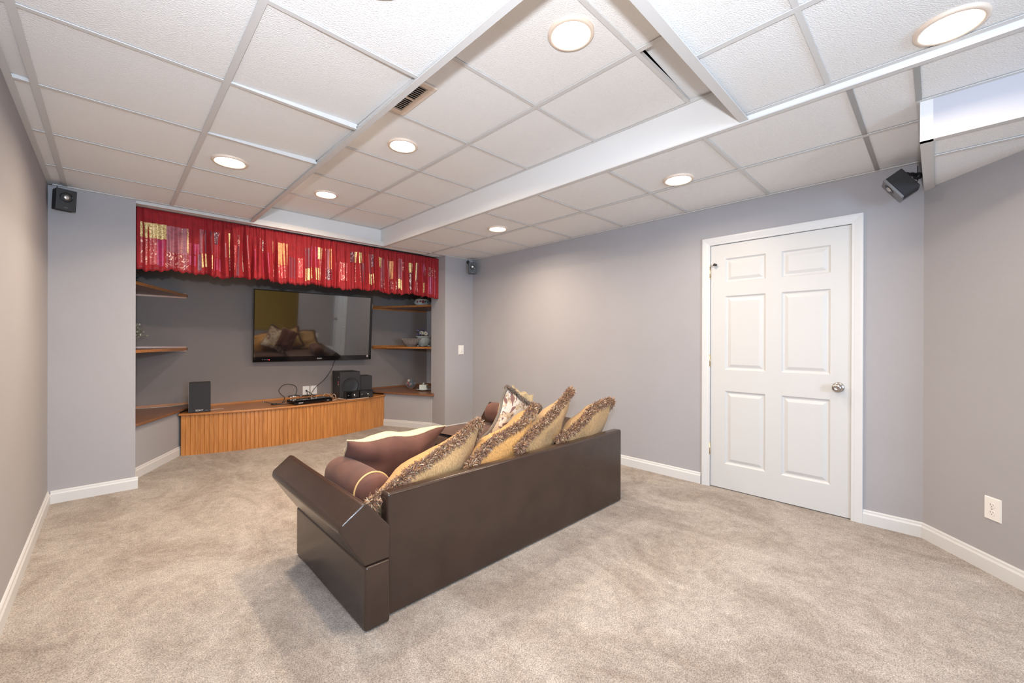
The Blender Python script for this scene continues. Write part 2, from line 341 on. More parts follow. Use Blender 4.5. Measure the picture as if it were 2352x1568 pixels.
# low soffit box at the right
ZX = 2.11
bx('fascia_board', 'soffit', 2.66, 2.672, YREAR+.4, .055, ZX, ZR+.01, ceiling); bx('fascia_board', 'soffit', 2.66, XRW+.05, .045, .057, ZX, ZR+.01, ceiling)
bx('corner_trim', 'fascia', 2.6585, 2.662, .015, .0575, ZX, ZR, ceiling)
angle_trim(2.659, 2.69, YREAR+.4, .058, ZX-.002); angle_trim(2.66, XRW+.05, .014, .058, ZX-.002)
region([2.69, 2.927, 3.56], [YREAR+.4, -2.26, -1.65, -1.04, -.43, .02], ZX)
bx('soffit_lid', 'deck', XPL-.02, 3.12, 4.60, YB, ZR, ZR+.02, ceiling)
bx('edge_trim', 'bar', XPL, XPR, 4.556, 4.612, 2.291, ZM+.03, ceiling)

# baseboards
def baseboard(name, a, b, side=1):
    a = Vector((*a, 0)); b = Vector((*b, 0)); d = (b-a).normalized(); n = Vector((-d.y, d.x, 0))*side
    pr = [(0, 0), (.015, 0), (.015, .066), (.0125, .071), (.010, .076), (.009, .086), (.006, .091), (0, .092)]
    v = [p+n*t+Vector((0, 0, z)) for p in (a, b) for t, z in pr]; k = len(pr)
    MB().add(v, [tuple(range(k)), tuple(range(k, 2*k))]+[(i, (i+1) % k, k+(i+1) % k, k+i) for i in range(k)]).obj(name, 'white', kind=S)
baseboard('baseboard_left', (XW, YREAR), (XW, 4.479), -1)
baseboard('baseboard_pier_left', (XW+.015, 4.479), (XPL+.015, 4.479), -1)
baseboard('baseboard_pier_side', (XPL, 4.479), (XPL, 4.79), -1)
baseboard('baseboard_base_left', (XPL, 4.785), (.513, 5.468), -1)
baseboard('baseboard_base_right', (XPR, 4.725), (2.748, 5.42), 1)
baseboard('baseboard_pier_inner', (XPR, 4.43), (XPR, 4.72), 1)
baseboard('baseboard_pier_right', (XPR-.015, 4.43), (XRW, 4.43), -1)
baseboard('baseboard_right', (XRW, 1.376), (XRW, 4.43), 1)
baseboard('baseboard_corner', (XRW, .058), (XRW, .340), 1)
baseboard('baseboard_angled', (cA.x, cA.y), (eA.x, eA.y), -1)

# ---------------------------------------------------------------- door
def door():
    d = tag(link(bpy.data.objects.new('door_1', None), (XRW, .855, 0), None), 'white six-panel door with satin knob in the right wall', None, None, S)
    y0, y1, zt, xf = .402, 1.303, 1.975, XRW+.004
    cols = [(.512, .802), (.905, 1.192)]; rows = [(.205, .792), (.963, 1.556), (1.665, 1.858)]
    ys = [y0, .512, .802, .905, 1.192, y1]; zs = [.006, .205, .792, .963, 1.556, 1.665, 1.858, zt]
    s = MB()
    for i in range(5):
        for j in range(7):
            if i in (1, 3) and j in (1, 3, 5): continue
            s.add([(xf, ys[i], zs[j]), (xf, ys[i+1], zs[j]), (xf, ys[i+1], zs[j+1]), (xf, ys[i], zs[j+1])], [(0, 1, 2, 3)])
    s.box(xf+.0135, xf+.036, y0, y1, .006, zt)
    for q in ((y0, y0, .006, zt), (y1, y1, .006, zt)): s.add([(xf, q[0], q[2]), (xf+.014, q[0], q[2]), (xf+.014, q[0], q[3]), (xf, q[0], q[3])], [(0, 1, 2, 3)])
    s.add([(xf, y0, zt), (xf+.014, y0, zt), (xf+.014, y1, zt), (xf, y1, zt)], [(0, 1, 2, 3)])
    s.obj('door_slab', 'door', d)
    for (a, b) in cols:
        for (c, e) in rows:
            v = []; f = []
            for ins, dep in ((0, 0), (.010, .009), (.016, .0105), (.022, .010), (.040, .003), (.043, .0022)):
                v += [(xf+dep, a+ins, c+ins), (xf+dep, b-ins, c+ins), (xf+dep, b-ins, e-ins), (xf+dep, a+ins, e-ins)]
            for k in range(5):
                for q in range(4): f.append((4*k+q, 4*k+(q+1) % 4, 4*k+4+(q+1) % 4, 4*k+4+q))
            f.append((20, 21, 22, 23)); MB().add(v, f).obj('door_panel', 'door', d)
    # jamb and moulded casing
    j = MB().box(XRW, XRW+.1, .392, .398, 0, 1.985).box(XRW, XRW+.1, 1.307, 1.313, 0, 1.985).box(XRW, XRW+.1, .392, 1.313, 1.980, 1.985).box(XRW+.045, XRW+.1, .392, 1.313, 0, 1.985); j.obj('door_jamb', 'white', d)
    pr = [(0, 0), (0, .009), (.004, .012), (.014, .012), (.020, .014), (.048, .017), (.060, .017), (.063, .012), (.063, 0)]
    def cas(pa, pb, inward, miter_a, miter_b):
        pa = Vector(pa); pb = Vector(pb); t = (pb-pa).normalized(); inw = Vector(inward); v = []
        for p, mt in ((pa, miter_a), (pb, miter_b)):
            for u_, h_ in pr: v.append(p+inw*u_*-1+t*(u_*mt)+Vector((-h_, 0, 0)))
        k = len(pr); MB().add(v, [tuple(range(k)), tuple(range(k, 2*k))]+[(i, (i+1) % k, k+(i+1) % k, k+i) for i in range(k)]).obj('casing', 'white', d)
    cas((XRW, .400, 0), (XRW, .400, 1.977), (0, 1, 0), 0, 1)
    cas((XRW, 1.305, 0), (XRW, 1.305, 1.977), (0, -1, 0), 0, 1)
    cas((XRW, .400, 1.977), (XRW, 1.305, 1.977), (0, 0, -1), -1, 1)
    for z0, z1 in ((1.713, 1.805), (.989, 1.077), (.266, .354)):
        h = MB(); h.tube([(XRW-.006, 1.306, z0), (XRW-.006, 1.306, z1)], .006, 8)
        for q in (z0-.003, z1+.003): h.ball((XRW-.006, 1.306, q), .006, 8)
        for t in (.2, .4, .6, .8): h.tube([(XRW-.006, 1.306, z0+(z1-z0)*t-.0006), (XRW-.006, 1.306, z0+(z1-z0)*t+.0006)], .0066, 8)
        h.obj('hinge', 'brass', d)
    st = MB(); st.tube([(XRW-.006, 1.306, 1.812), (XRW-.012, 1.285, 1.812), (XRW-.02, 1.262, 1.813)], .0035, 6); st.obj('hinge_stop', 'silver', d)
    st = MB(); st.tube([(XRW-.008, 1.258, 1.814), (XRW-.034, 1.262, 1.814)], [.009, .011], 8); st.tube([(XRW-.028, 1.275, 1.813), (XRW-.026, 1.245, 1.816)], .003, 6); st.obj('stop_bumper', 'slot', d)
    Mx = Matrix.Translation((xf, .468, .880)) @ Matrix.Rotation(-PI/2, 4, 'Y')
    k = MB(Mx); k.lathe([(.0005, 0), (.034, 0), (.034, .004), (.030, .008), (.014, .010), (.012, .030), (.017, .036), (.026, .044), (.029, .053), (.028, .062), (.022, .068), (.012, .071), (.010, .0695), (.0005, .070)], seg=32); k.obj('door_knob', 'nickel', d)
    bx('latch_plate', 'nickel', XRW-.001, XRW+.03, .396, .4005, .855, .905, d)
door()

# ---------------------------------------------------------------- recessed lamps
def lamp(x, y, z, label):
    t = thing('recessed_lamp', label, 'lamp', (x, y, z), 'recessed ceiling lamps')
    c = (x, y, z)
    MB().lathe([(.098, .006), (.098, -.002), (.094, -.006), (.084, -.007), (.078, -.003), (.074, .004)], c, 40).obj('trim_ring', 'ring', t)
    MB().lathe([(.0005, -.001), (.05, -.0008), (.0765, .001)], c, 40).obj('lens', 'lens', t)
    d = bpy.data.lights.new('lamp_light', 'AREA'); d.shape = 'DISK'; d.size = .14; d.energy = LAMP_W*(1.7 if y > 2 else .8); d.color = LAMP; d.spread = math.radians(165)
    o = bpy.data.objects.new('lamp_light', d); link(o, (x, y, z-.010), t)
for x, y, z, lb in ((.535, 3.112, ZM, 'lit round downlight in the left lower ceiling, toward the red valance'),
                    (.58, 1.195, ZM, 'lit round downlight at the top edge of the picture, left ceiling'),
                    (1.395, 2.49, ZT, 'lit round downlight in the raised tray, middle one of three'),
                    (1.373, 3.801, ZT, 'lit round downlight in the raised tray, nearest the valance'),
                    (1.399, 1.087, ZT, 'large lit round downlight in the raised tray, nearest the camera'),
                    (2.766, 1.229, ZR, 'lit round downlight above the white door side, right ceiling strip'),
                    (2.721, 3.01, ZR, 'small lit round downlight in the right ceiling strip, nearest the far corner'),
                    (2.142, -.03, ZM, 'large lit round downlight in the top right corner of the picture'),
                    (.58, -1.4, ZM, 'added fill downlight behind the camera, out of view, left ceiling')):  # last one is an added, unseen lamp that evens out the room's brightness
    lamp(x, y, z-.0 if z != ZT else z, lb)

# ceiling vent in the tray
def vent():
    x0, x1, y0, y1, z = 1.005, 1.205, 1.80, 2.145, ZT
    t = thing('ceiling_vent', 'tan louvred air vent in the raised ceiling tray', 'vent', ((x0+x1)/2, (y0+y1)/2, z))
    f = MB()
    for q in ((x0, x1, y0, y0+.035), (x0, x1, y1-.035, y1), (x0, x0+.035, y0+.035, y1-.035), (x1-.035, x1, y0+.035, y1-.035)): f.box(*q, z-.008, z+.004)
    f.obj('frame', 'ring', t, bevel=.003)
    bx('backing', 'slot', x0+.03, x1-.03, y0+.03, y1-.03, z+.002, z+.004, t)
    n = 16
    for k in range(n):
        yc = y0+.045+(y1-y0-.09)*k/(n-1)
        MB(Matrix.Translation(((x0+x1)/2, yc, z-.003)) @ Matrix.Rotation(.7, 4, 'X')).box(-.064, .064, -.006, .006, -.0007, .0007).obj('slat', 'ring', t)
    bx('divider', 'ring', x0+.03, x1-.03, (y0+y1)/2-.004, (y0+y1)/2+.004, z-.006, z+.001, t)
vent()

# ---------------------------------------------------------------- wall plates
def on_wall(origin, right, normal):     # x = right, y = up, z = out of the wall
    r = Vector(right).normalized(); n = Vector(normal).normalized(); u = n.cross(r)
    mt = Matrix.Identity(4)
    for i in range(3): mt[i][0] = r[i]; mt[i][1] = u[i]; mt[i][2] = n[i]; mt[i][3] = origin[i]
    return mt
def outlet(mt, label, w=.075, h=.117, kind='outlet'):
    base = mt.translation
    t = thing('wall_outlet' if kind == 'outlet' else 'wall_plate' if kind == 'coax' else 'light_switch', label, kind if kind != 'coax' else 'wall plate', base)
    MB(mt).add([(-w/2, -h/2, 0), (w/2, -h/2, 0), (w/2, h/2, 0), (-w/2, h/2, 0), (-w/2+.004, -h/2+.004, .006), (w/2-.004, -h/2+.004, .006), (w/2-.004, h/2-.004, .006), (-w/2+.004, h/2-.004, .006)],
        [(4, 5, 6, 7), (0, 1, 5, 4), (1, 2, 6, 5), (2, 3, 7, 6), (3, 0, 4, 7)]).obj('cover_plate', 'plate', t)
    if kind == 'outlet':
        for s in (1, -1):
            c = s*.019; pts = [(.0165*cos(a), max(-.0125, min(.0125, .0165*sin(a)))+c) for a in [2*PI*k/20 for k in range(20)]]
            MB(mt).prism(pts, .005, .0078).obj('socket', 'plate', t)
            q = MB(mt); q.box(-.0075, -.0055, c-.001, c+.008, .0075, .0081).box(.0055, .0075, c-.001, c+.007, .0075, .0081).prism([(.0024*cos(a), .0024*sin(a)+c-.007) for a in [2*PI*k/8 for k in range(8)]], .0075, .0081); q.obj('slots', 'slot', t)
        MB(mt).prism([(.003*cos(a), .003*sin(a)) for a in [2*PI*k/8 for k in range(8)]], .005, .0072).obj('screw', 'silver', t)
    elif kind == 'switch':
        MB(mt).box(-.017, .017, -.034, .034, .005, .0075).obj('switch_frame', 'plate', t)
        MB(mt).box(-.013, .013, -.030, .030, .007, .0105).obj('rocker', 'plate', t, bevel=.001)
        MB(mt).box(-.006, .008, -.020, -.017, .0100, .0112).obj('switch_tab', 'slot', t)
    else:
        MB(mt).prism([(.006*cos(a), .006*sin(a)) for a in [2*PI*k/10 for k in range(10)]], .005, .012).obj('coax_jack', 'cable_black', t)
    return t
pO = cA+dA*.397; outlet(on_wall((pO.x, pO.y, .333), -dA, (-.6566, .7542, 0)) if False else on_wall((pO.x, pO.y, .333), dA, Vector((-.6566, .7542, 0))), 'white duplex outlet low on the grey angled wall at right', .080, .118)
outlet(on_wall((3.352, 4.430, 1.07), (1, 0, 0), (0, -1, 0)), 'white rocker light switch on the grey far pier', .085, .122, 'switch')
outlet(on_wall((1.864, YB, .523), (1, 0, 0), (0, -1, 0)), 'white cable wall plate behind the disc player, left of the pair', .086, .116, 'coax')
outlet(on_wall((1.960, YB, .523), (1, 0, 0), (0, -1, 0)), 'white duplex outlet behind the disc player, right of the pair', .086, .116)

# ---------------------------------------------------------------- media cabinet, corner counters and shelves
ZC = .435
Rc = 2.87
def arc_pt(x, o=0.0): return 5.19+Rc-math.sqrt((Rc+o)**2-(x-1.632)**2)
def cabinet():
    t = thing('media_cabinet', 'bowed oak beadboard cabinet under the television', 'cabinet', (1.632, 5.3, 0))
    a0 = math.asin((.513-1.632)/Rc); a1 = math.asin((2.752-1.632)/Rc); n = 57; proto = None
    for k in range(n):
        a = a0+(a1-a0)*(k+.5)/n; pw = (a1-a0)*Rc/n
        c = Vector((1.632+Rc*sin(a), 5.19+Rc-Rc*cos(a), 0))
        if proto is None:
            h = pw/2
            proto = MB(Matrix.Translation(c)).prism([(-h, .0), (-h+.005, -.006), (h-.005, -.006), (h, 0), (h, .008), (-h, .008)], 0, .413).obj('plank', 'oak', t)
            base_off = WL[proto.name]-c
            proto.rotation_euler = (0, 0, a)
        else:
            o = clone(proto, c+base_off, t, (0, 0, a))
    def poly(o, xa, xb): return [(xa+(xb-xa)*k/40, arc_pt(xa+(xb-xa)*k/40, o)) for k in range(41)]
    top = poly(.028, .488, 2.790)+[(2.60, YB), (.66, YB)]
    MB().prism(top, ZC-.022, ZC).obj('counter_top', 'oak_top', t, bevel=.006)
    MB().prism(poly(-.008, .53, 2.74)+[(2.60, YB-.02), (.7, YB-.02)], .02, ZC-.023).obj('carcass', 'oak_dark', t)
    bx('back_cleat', 'oak_top', .735, 2.62, YB-.018, YB, ZC, ZC+.018, t)
cabinet()
def corner_counter(side):
    lab = 'dark oak corner counter left of the television cabinet' if side < 0 else 'dark oak corner counter under the butter dish, right of the cabinet'
    if side < 0: p = [(XPL+.002, 4.755), (.165, 4.752), (.508, 5.395), (.735, YB), (-.468, YB), (-.468, 4.803), (XPL+.002, 4.803)]
    else: p = [(XPR-.002, 4.675), (XPR-.035, 4.665), (2.738, 5.345), (2.585, YB), (3.728, YB), (3.728, 4.752), (XPR-.002, 4.752)]
    c = Vector((sum(q[0] for q in p)/len(p), sum(q[1] for q in p)/len(p), .453)); t = thing('corner_counter', lab, 'counter', c)
    MB().prism(p, .453, .475).obj('board', 'oak_dark', t, bevel=.005)
    if side < 0: bx('back_cleat', 'oak_top', -.46, .72, YB-.018, YB, .475, .493, t)
    else: bx('back_cleat', 'oak_dark', 2.60, 3.71, YB-.018, YB, .475, .493, t); bx('side_cleat', 'oak_dark', 3.70, 3.728, 4.78, YB-.02, .475, .50, t); bx('nose_block', 'oak_dark', XPR-.022, XPR-.001, 4.68, 4.72, .475, .487, t)
corner_counter(-1); corner_counter(1)
def corner_shelf(side, z, label):
    if side < 0: p = [(.617, YB), (.597, YB-.03), (.145, 4.80), (-.468, 4.802), (-.468, YB)]
    else: p = [(2.772, YB), (2.792, YB-.03), (3.225, 4.93), (3.30, 4.753), (3.728, 4.753), (3.728, YB)]
    c = Vector((sum(q[0] for q in p)/len(p), sum(q[1] for q in p)/len(p), z)); t = thing('corner_shelf', label, 'shelf', c)
    MB().prism(p, z, z+.022).obj('board', 'oak_dark', t, bevel=.003)
    xa, xb = (-.46, .60) if side < 0 else (2.785, 3.715)
    bx('upper_cleat', 'oak_top', xa, xb, YB-.016, YB, z+.022, z+.040, t); bx('lower_cleat', 'oak_top', xa, xb, YB-.016, YB, z-.018, z, t)
    q = MB(); 
    a, b = (Vector((*p[1], 0)), Vector((*p[2], 0)))
    d = (b-a).normalized(); n = Vector((-d.y, d.x, 0))*(1 if side > 0 else -1)*-1
    q.add([a+Vector((0, 0, z-.002)), b+Vector((0, 0, z-.002)), b+Vector((0, 0, z+.024)), a+Vector((0, 0, z+.024)), a+n*.008+Vector((0, 0, z-.002)), b+n*.008+Vector((0, 0, z-.002)), b+n*.008+Vector((0, 0, z+.024)), a+n*.008+Vector((0, 0, z+.024))], [(0, 1, 2, 3), (4, 7, 6, 5), (0, 4, 5, 1), (1, 5, 6, 2), (2, 6, 7, 3), (3, 7, 4, 0)])
    q.obj('front_nosing', 'oak_top', t)
Z1, Z2 = 1.080, 1.672
corner_shelf(-1, Z2, 'upper triangular oak shelf in the left niche corner')
corner_shelf(-1, Z1, 'middle triangular oak shelf in the left niche corner, under the potted plant')
corner_shelf(1, Z2, 'upper triangular oak shelf in the right niche corner, under the painted jar')
corner_shelf(1, Z1, 'middle triangular oak shelf in the right niche corner, under the crystal bowl')

# ---------------------------------------------------------------- television
def tv():
    tilt, yaw = .085, math.radians(3.2)
    Rv = Vector((cos(yaw), -sin(yaw), 0)); N = Vector((-sin(yaw), -cos(yaw), 0)); U = Vector((0, 0, 1))*cos(tilt)+N*sin(tilt); F = Rv.cross(U)
    mt = Matrix.Identity(4)
    for i in range(3): mt[i][0] = Rv[i]; mt[i][1] = U[i]; mt[i][2] = F[i]
    c = Vector((1.948, 5.675, 1.365)); mt.translation = c; wd, hh = 1.452, .884
    t = thing('television', 'large flat black television on the niche wall reflecting pillows', 'television', c)
    a, b = wd/2, hh/2
    MB(mt).box(-a, a, -b, b, -.035, -.002).obj('casing', 'black_gloss', t, bevel=.004)
    MB(mt).box(-a+.010, a-.035, -b+.062, b-.012, -.002, .0015).obj('screen', 'screen', t)
    fr = MB(mt)
    for q in ((-a, a, b-.012, b), (-a, -a+.010, -b, b), (a-.035, a, -b, b), (-a, a, -b, -b+.060)): fr.box(*q, -.002, .004)
    fr.obj('bezel', 'black_gloss', t, bevel=.0015)
    MB(mt).box(-.25, .25, -.2, .2, -.10, -.035).obj('wall_mount', 'black', t)
    text('logo', 'SONY', .023, mt @ Vector((.03, -b+.028, .0045)), Rv, U, t, 'logo')
    MB(mt).lathe([(.0005, .002), (.006, .002), (.006, 0)], (-.555, -b+.026, .0045), 10).obj('standby_light', 'redled', t)
    for k in range(4): MB(mt).box(-.63+k*.018, -.622+k*.018, -b+.026, -b+.029, .004, .0048).obj('indicator_mark', 'logo', t)
    MB(mt).box(a-.065, a-.043, -b+.035, -b+.060, .004, .0052).obj('sticker', 'paper', t)
    MB(mt).box(a-.006, a-.003, b-.16, b-.10, .0042, .0052).obj('side_mark', 'silver', t)
tv()

# ---------------------------------------------------------------- speakers and electronics
def satellite(pos, target, label, roll=0, mount=None, baffle='black'):
    Fv = (Vector(target)-Vector(pos)).normalized(); Rv = Fv.cross(Vector((0, 0, 1))).normalized()*-1; Uv = Fv.cross(Rv)*-1
    if Uv.z < 0: Uv = -Uv
    Rv = Uv.cross(Fv)
    if roll: q = Quaternion(Fv, roll); Rv = q @ Rv; Uv = q @ Uv
    mt = Matrix.Identity(4)
    for i in range(3): mt[i][0] = Rv[i]; mt[i][1] = Uv[i]; mt[i][2] = Fv[i]; mt[i][3] = pos[i]
    t = thing('satellite_speaker', label, 'speaker', pos, 'small satellite speakers')
    MB(mt).box(-.050, .050, -.072, .072, -.085, 0).obj('cabinet', 'cloth_black', t, bevel=.004)
    MB(mt).box(-.052, .052, -.074, .074, 0, .014).obj('front_baffle', baffle, t, bevel=.003)
    MB(mt).lathe([(.034, .013), (.034, .0165), (.029, .0165), (.026, .012)], (0, .018, 0), 24).obj('driver_ring', 'black_gloss', t)
    MB(mt).lathe([(.018, .013), (.017, .019), (.010, .022), (.0005, .0225)], (0, .018, 0), 20).obj('tweeter_dome', 'silver', t)
    MB(mt).box(-.010, .010, -.056, -.053, .0135, .0148).obj('logo_mark', 'grey_plastic', t)
    if mount:
        mnt = Vector(mount); b0 = mt @ Vector((0, .03, -.085)); m_ = MB(); m_.tube([b0, (b0+mnt)/2+Vector((0, 0, .01)), mnt], .011, 8); m_.ball(b0, .020); m_.ball(mnt, .022); m_.obj('wall_bracket', 'black', t)
        cbl = MB(); cbl.tube([b0+Vector((0, 0, -.02)), b0+Vector((.02, .0, -.05)), mnt+Vector((0, 0, -.03)), mnt+Vector((0, 0, .06))], .0025, 5); cbl.obj('speaker_wire', 'cable_black', t)
    return t
satellite((-.238, 4.375, 2.195), (.55, 1.6, 1.9), 'small black speaker hung at the top of the left pier', -.02, (-.285, 4.474, 2.265))
satellite((3.438, 4.30, 2.155), (0.2, 0.3, 1.55), 'small black speaker hung in the far right corner', 0, (3.45, 4.41, 2.25))
satellite((3.412, .185, 2.115), (3.312, .985, 1.565), 'black speaker hung below the soffit near the white door, seen from behind', .0, (3.535, .085, 2.205), 'grey_plastic')  # grey baffle: reflected light put into the colour, the baffle itself is dark
def box_speaker(name, fl, yaw, wd, h, dp, label, front='cloth_black'):
    mt = Matrix.Translation((fl[0], fl[1], ZC)) @ Matrix.Rotation(yaw, 4, 'Z')
    t = thing(name, label, 'speaker', mt @ Vector((wd/2, dp/2, 0)))
    MB(mt).box(0, wd, .012, dp, 0, h).obj('cabinet', 'black', t, bevel=.004)
    MB(mt).box(.002, wd-.002, 0, .012, .002, h-.002).obj('grille', front, t, bevel=.004)
    return t, mt
t, mt = box_speaker('bookshelf_speaker', (.575, 5.372), -.13, .180, .307, .20, 'black box speaker with cloth front at the left end of the cabinet')
MB(mt).box(-.003, .0, .004, .05, .004, .303).obj('side_strip', 'grey_plastic', t)
text('logo', 'SONY', .024, mt @ Vector((.085, -.001, .022)), mt.to_3x3() @ Vector((1, 0, 0)), (0, 0, 1), t)
MB(mt).box(.135, .160, -.001, .001, .018, .022).obj('logo_mark', 'grey_plastic', t)
t, mt = box_speaker('subwoofer', (2.125, 5.395), -.10, .265, .343, .34, 'larger black subwoofer with round cone on the cabinet')
Mc = mt @ Matrix.Translation((.128, 0, .165)) @ Matrix.Rotation(PI/2, 4, 'X')
MB(Mc).lathe([(.112, -.002), (.112, .004), (.106, .007), (.098, .004), (.05, .003), (.0005, .004)], seg=36).obj('cone', 'black', t)
MB(mt).box(-.001, .0, .05, .085, .180, .225).obj('sticker', 'sticker', t); MB(mt).box(-.0015, .0, .05, .085, .172, .180).obj('sticker_strip', 'paper', t)
MB(mt).box(-.004, 0, .05, .06, .27, .28).obj('knob', 'silver', t)
t, mt = box_speaker('bookshelf_speaker', (2.412, 5.43), -.10, .165, .275, .22, 'smaller black box speaker right of the subwoofer')
def lying(x0, y0, yaw, wd, label):
    mt = Matrix.Translation((x0, y0, ZC)) @ Matrix.Rotation(yaw, 4, 'Z')
    t = thing('satellite_speaker', label, 'speaker', mt @ Vector((wd/2, .05, 0)))
    MB(mt).box(0, wd, .010, .10, 0, .098).obj('cabinet', 'black', t, bevel=.004)
    MB(mt).box(-.001, wd+.001, 0, .010, .001, .099).obj('front_baffle', 'black_gloss', t, bevel=.003)
    Mc = mt @ Matrix.Translation((wd*.62, 0, .05)) @ Matrix.Rotation(PI/2, 4, 'X')
    MB(Mc).lathe([(.030, -.001), (.030, .003), (.026, .003), (.023, .0)], seg=20).obj('driver_ring', 'black', t)
    MB(Mc).lathe([(.014, 0), (.013, .006), (.008, .009), (.0005, .0095)], seg=16).obj('tweeter_dome', 'silver', t)
    MB(mt).box(wd*.12, wd*.2, -.001, .001, .045, .055).obj('logo_mark', 'silver', t)
lying(2.155, 5.255, -.06, .165, 'small black speaker lying in front of the subwoofer, left of two')
lying(2.335, 5.262, -.06, .175, 'small black speaker lying in front of the smaller box speaker, right of two')
def player():
    mt = Matrix.Translation((1.535, 5.190, ZC)) @ Matrix.Rotation(.12, 4, 'Z')
    t = thing('disc_player', 'slim glossy black disc player among cables on the cabinet', 'player', mt @ Vector((.215, .12, 0)))
    MB(mt).box(0, .435, .02, .235, .012, .046).obj('case', 'black_gloss', t, bevel=.002)
    MB(mt).add([(-.008, 0, .006), (.443, 0, .006), (.443, .02, .006), (-.008, .02, .006), (-.008, -.006, .030), (.443, -.006, .030), (.435, .022, .050), (0, .022, .050)], [(0, 1, 2, 3), (0, 4, 5, 1), (4, 7, 6, 5), (1, 5, 6, 2), (3, 2, 6, 7), (0, 3, 7, 4)]).obj('front_panel', 'black_gloss', t, bevel=.002)
    for a, b in ((.03, .03), (.405, .03), (.03, .20), (.405, .20)): MB(mt).lathe([(.0005, 0), (.012, 0), (.012, .012)], (a, b, 0), 10).obj('foot', 'black', t)
    text('logo', 'SONY', .020, mt @ Vector((.06, -.007, .022)), mt.to_3x3() @ Vector((1, 0, 0)), (0, 0, 1), t)
    MB(mt).box(.37, .40, -.008, -.004, .018, .026).obj('button', 'silver', t)
player()
def curve(pts, n=8):       # Catmull-Rom
    P_ = [Vector(p) for p in pts]; P_ = [P_[0]]+P_+[P_[-1]]; out = []
    for i in range(1, len(P_)-2):
        for k in range(n):
            u = k/n; a, b, c, d = P_[i-1:i+3]
            out.append(.5*((2*b)+(c-a)*u+(2*a-5*b+4*c-d)*u*u+(3*b-a-3*c+d)*u**3))
    return out+[P_[-2]]
def cable(name, pts, r, mat, label, plug=None):
    o = MB(); o.tube(curve(pts), r, 6)
    if plug: o.tube(plug, r*2.6, 8)
    return o.obj(name, mat, None, label=label, cat='cable')
zc = ZC
loop = [(1.47, 5.46, zc+.01), (1.505, 5.50, zc+.06), (1.475, 5.53, zc+.10), (1.455, 5.55, zc+.15), (1.50, 5.56, zc+.205), (1.57, 5.57, zc+.215), (1.64, 5.57, zc+.19), (1.66, 5.56, zc+.14), (1.635, 5.53, zc+.07), (1.62, 5.50, zc+.055)]
cable('cable', loop, .0045, 'cable_black', 'thick black cable standing in a round loop behind the disc player')
cable('cable', [(1.862, 5.845, .523), (1.855, 5.80, .515), (1.83, 5.70, .47), (1.80, 5.55, .50), (1.72, 5.50, .50), (1.66, 5.47, .492)], .004, 'cable_black', 'black cable from the wall jack falling left onto the disc player', [(1.863, 5.855, .523), (1.862, 5.835, .522)])
cable('cable', [(1.864, 5.845, .520), (1.885, 5.78, .500), (1.90, 5.66, .47), (1.86, 5.50, .495), (1.80, 5.44, .492)], .004, 'cable_black', 'black cable from the wall jack falling right onto the disc player')
cable('cable', [(2.22, 5.78, .96), (2.205, 5.80, .88), (2.16, 5.82, .76), (2.08, 5.83, .65), (1.98, 5.82, .57), (1.90, 5.74, .51), (1.82, 5.56, .495), (1.72, 5.50, .492)], .0035, 'cable_black', 'thin dark cable hanging from the television down past the wall plates')
cable('cable', [(1.28, 5.50, zc+.035), (1.31, 5.49, zc+.028), (1.36, 5.46, zc+.010), (1.44, 5.42, zc+.006), (1.50, 5.43, zc+.03)], .004, 'cable_black', 'black cable with silver plug lying left of the disc player')
MB().tube([(1.268, 5.505, zc+.037), (1.285, 5.498, zc+.034)], .006, 8).obj('cable_plug', 'silver', None, label='small silver plug at the end of the cable left of the disc player', cat='plug')
MB().tube(curve([(1.39, 5.38, zc+.006), (1.44, 5.36, zc+.005), (1.50, 5.355, zc+.005), (1.56, 5.38, zc+.005), (1.60, 5.44, zc+.005)]), .004, 6).tube([(1.335, 5.40, zc+.011), (1.39, 5.38, zc+.011)], .010, 8).obj('cable', 'cable_black', None, label='black cable with a chunky plug lying on the oak top, front left of player', cat='cable')
cable('cable', [(1.56, 5.56, zc+.065), (1.63, 5.54, zc+.075), (1.70, 5.52, zc+.066), (1.76, 5.50, zc+.07), (1.80, 5.48, zc+.062)], .007, 'cable_black', 'bundle of black plugs lying on top of the disc player')
MB().ball((1.575, 5.50, zc+.060), .009).ball((1.60, 5.49, zc+.066), .011).ball((1.625, 5.505, zc+.062), .009).ball((1.69, 5.50, zc+.060), .009).obj('cable_plug', 'plate', None, label='cluster of pale connector plugs on the left of the disc player', cat='plug')
cable('cable', [(1.98, 5.56, zc+.03), (2.02, 5.62, zc+.055), (2.07, 5.66, zc+.045), (2.09, 5.58, zc+.02), (2.09, 5.50, zc+.006)], .004, 'cable_white', 'white cable curling behind the right end of the disc player')
cable('cable', [(2.00, 5.30, zc+.004), (2.06, 5.33, zc+.006), (2.10, 5.37, zc+.012), (2.13, 5.33, zc+.006), (2.18, 5.235, zc+.004), (2.26, 5.225, zc+.004), (2.36, 5.235, zc+.004), (2.45, 5.245, zc+.004)], .004, 'cable_white', 'white wire snaking in front of the black speakers')
cable('cable', [(2.04, 5.52, zc+.004), (2.06, 5.49, zc+.03), (2.075, 5.46, zc+.06), (2.09, 5.44, zc+.035), (2.08, 5.41, zc+.004)], .0035, 'cable_white', 'short white wire standing up beside the subwoofer')
cable('cable', [(.76, 5.45, zc+.004), (.80, 5.42, zc+.012), (.85, 5.44, zc+.006), (.89, 5.48, zc+.004)], .003, 'cable_white', 'thin white wire right of the left box speaker')
cable('cable', [(.70, 5.80, .498), (.55, 5.78, .480), (.38, 5.74, .479), (.20, 5.78, .480), (.05, 5.80, .498)], .003, 'cable_white', 'thin white wire along the left corner counter')

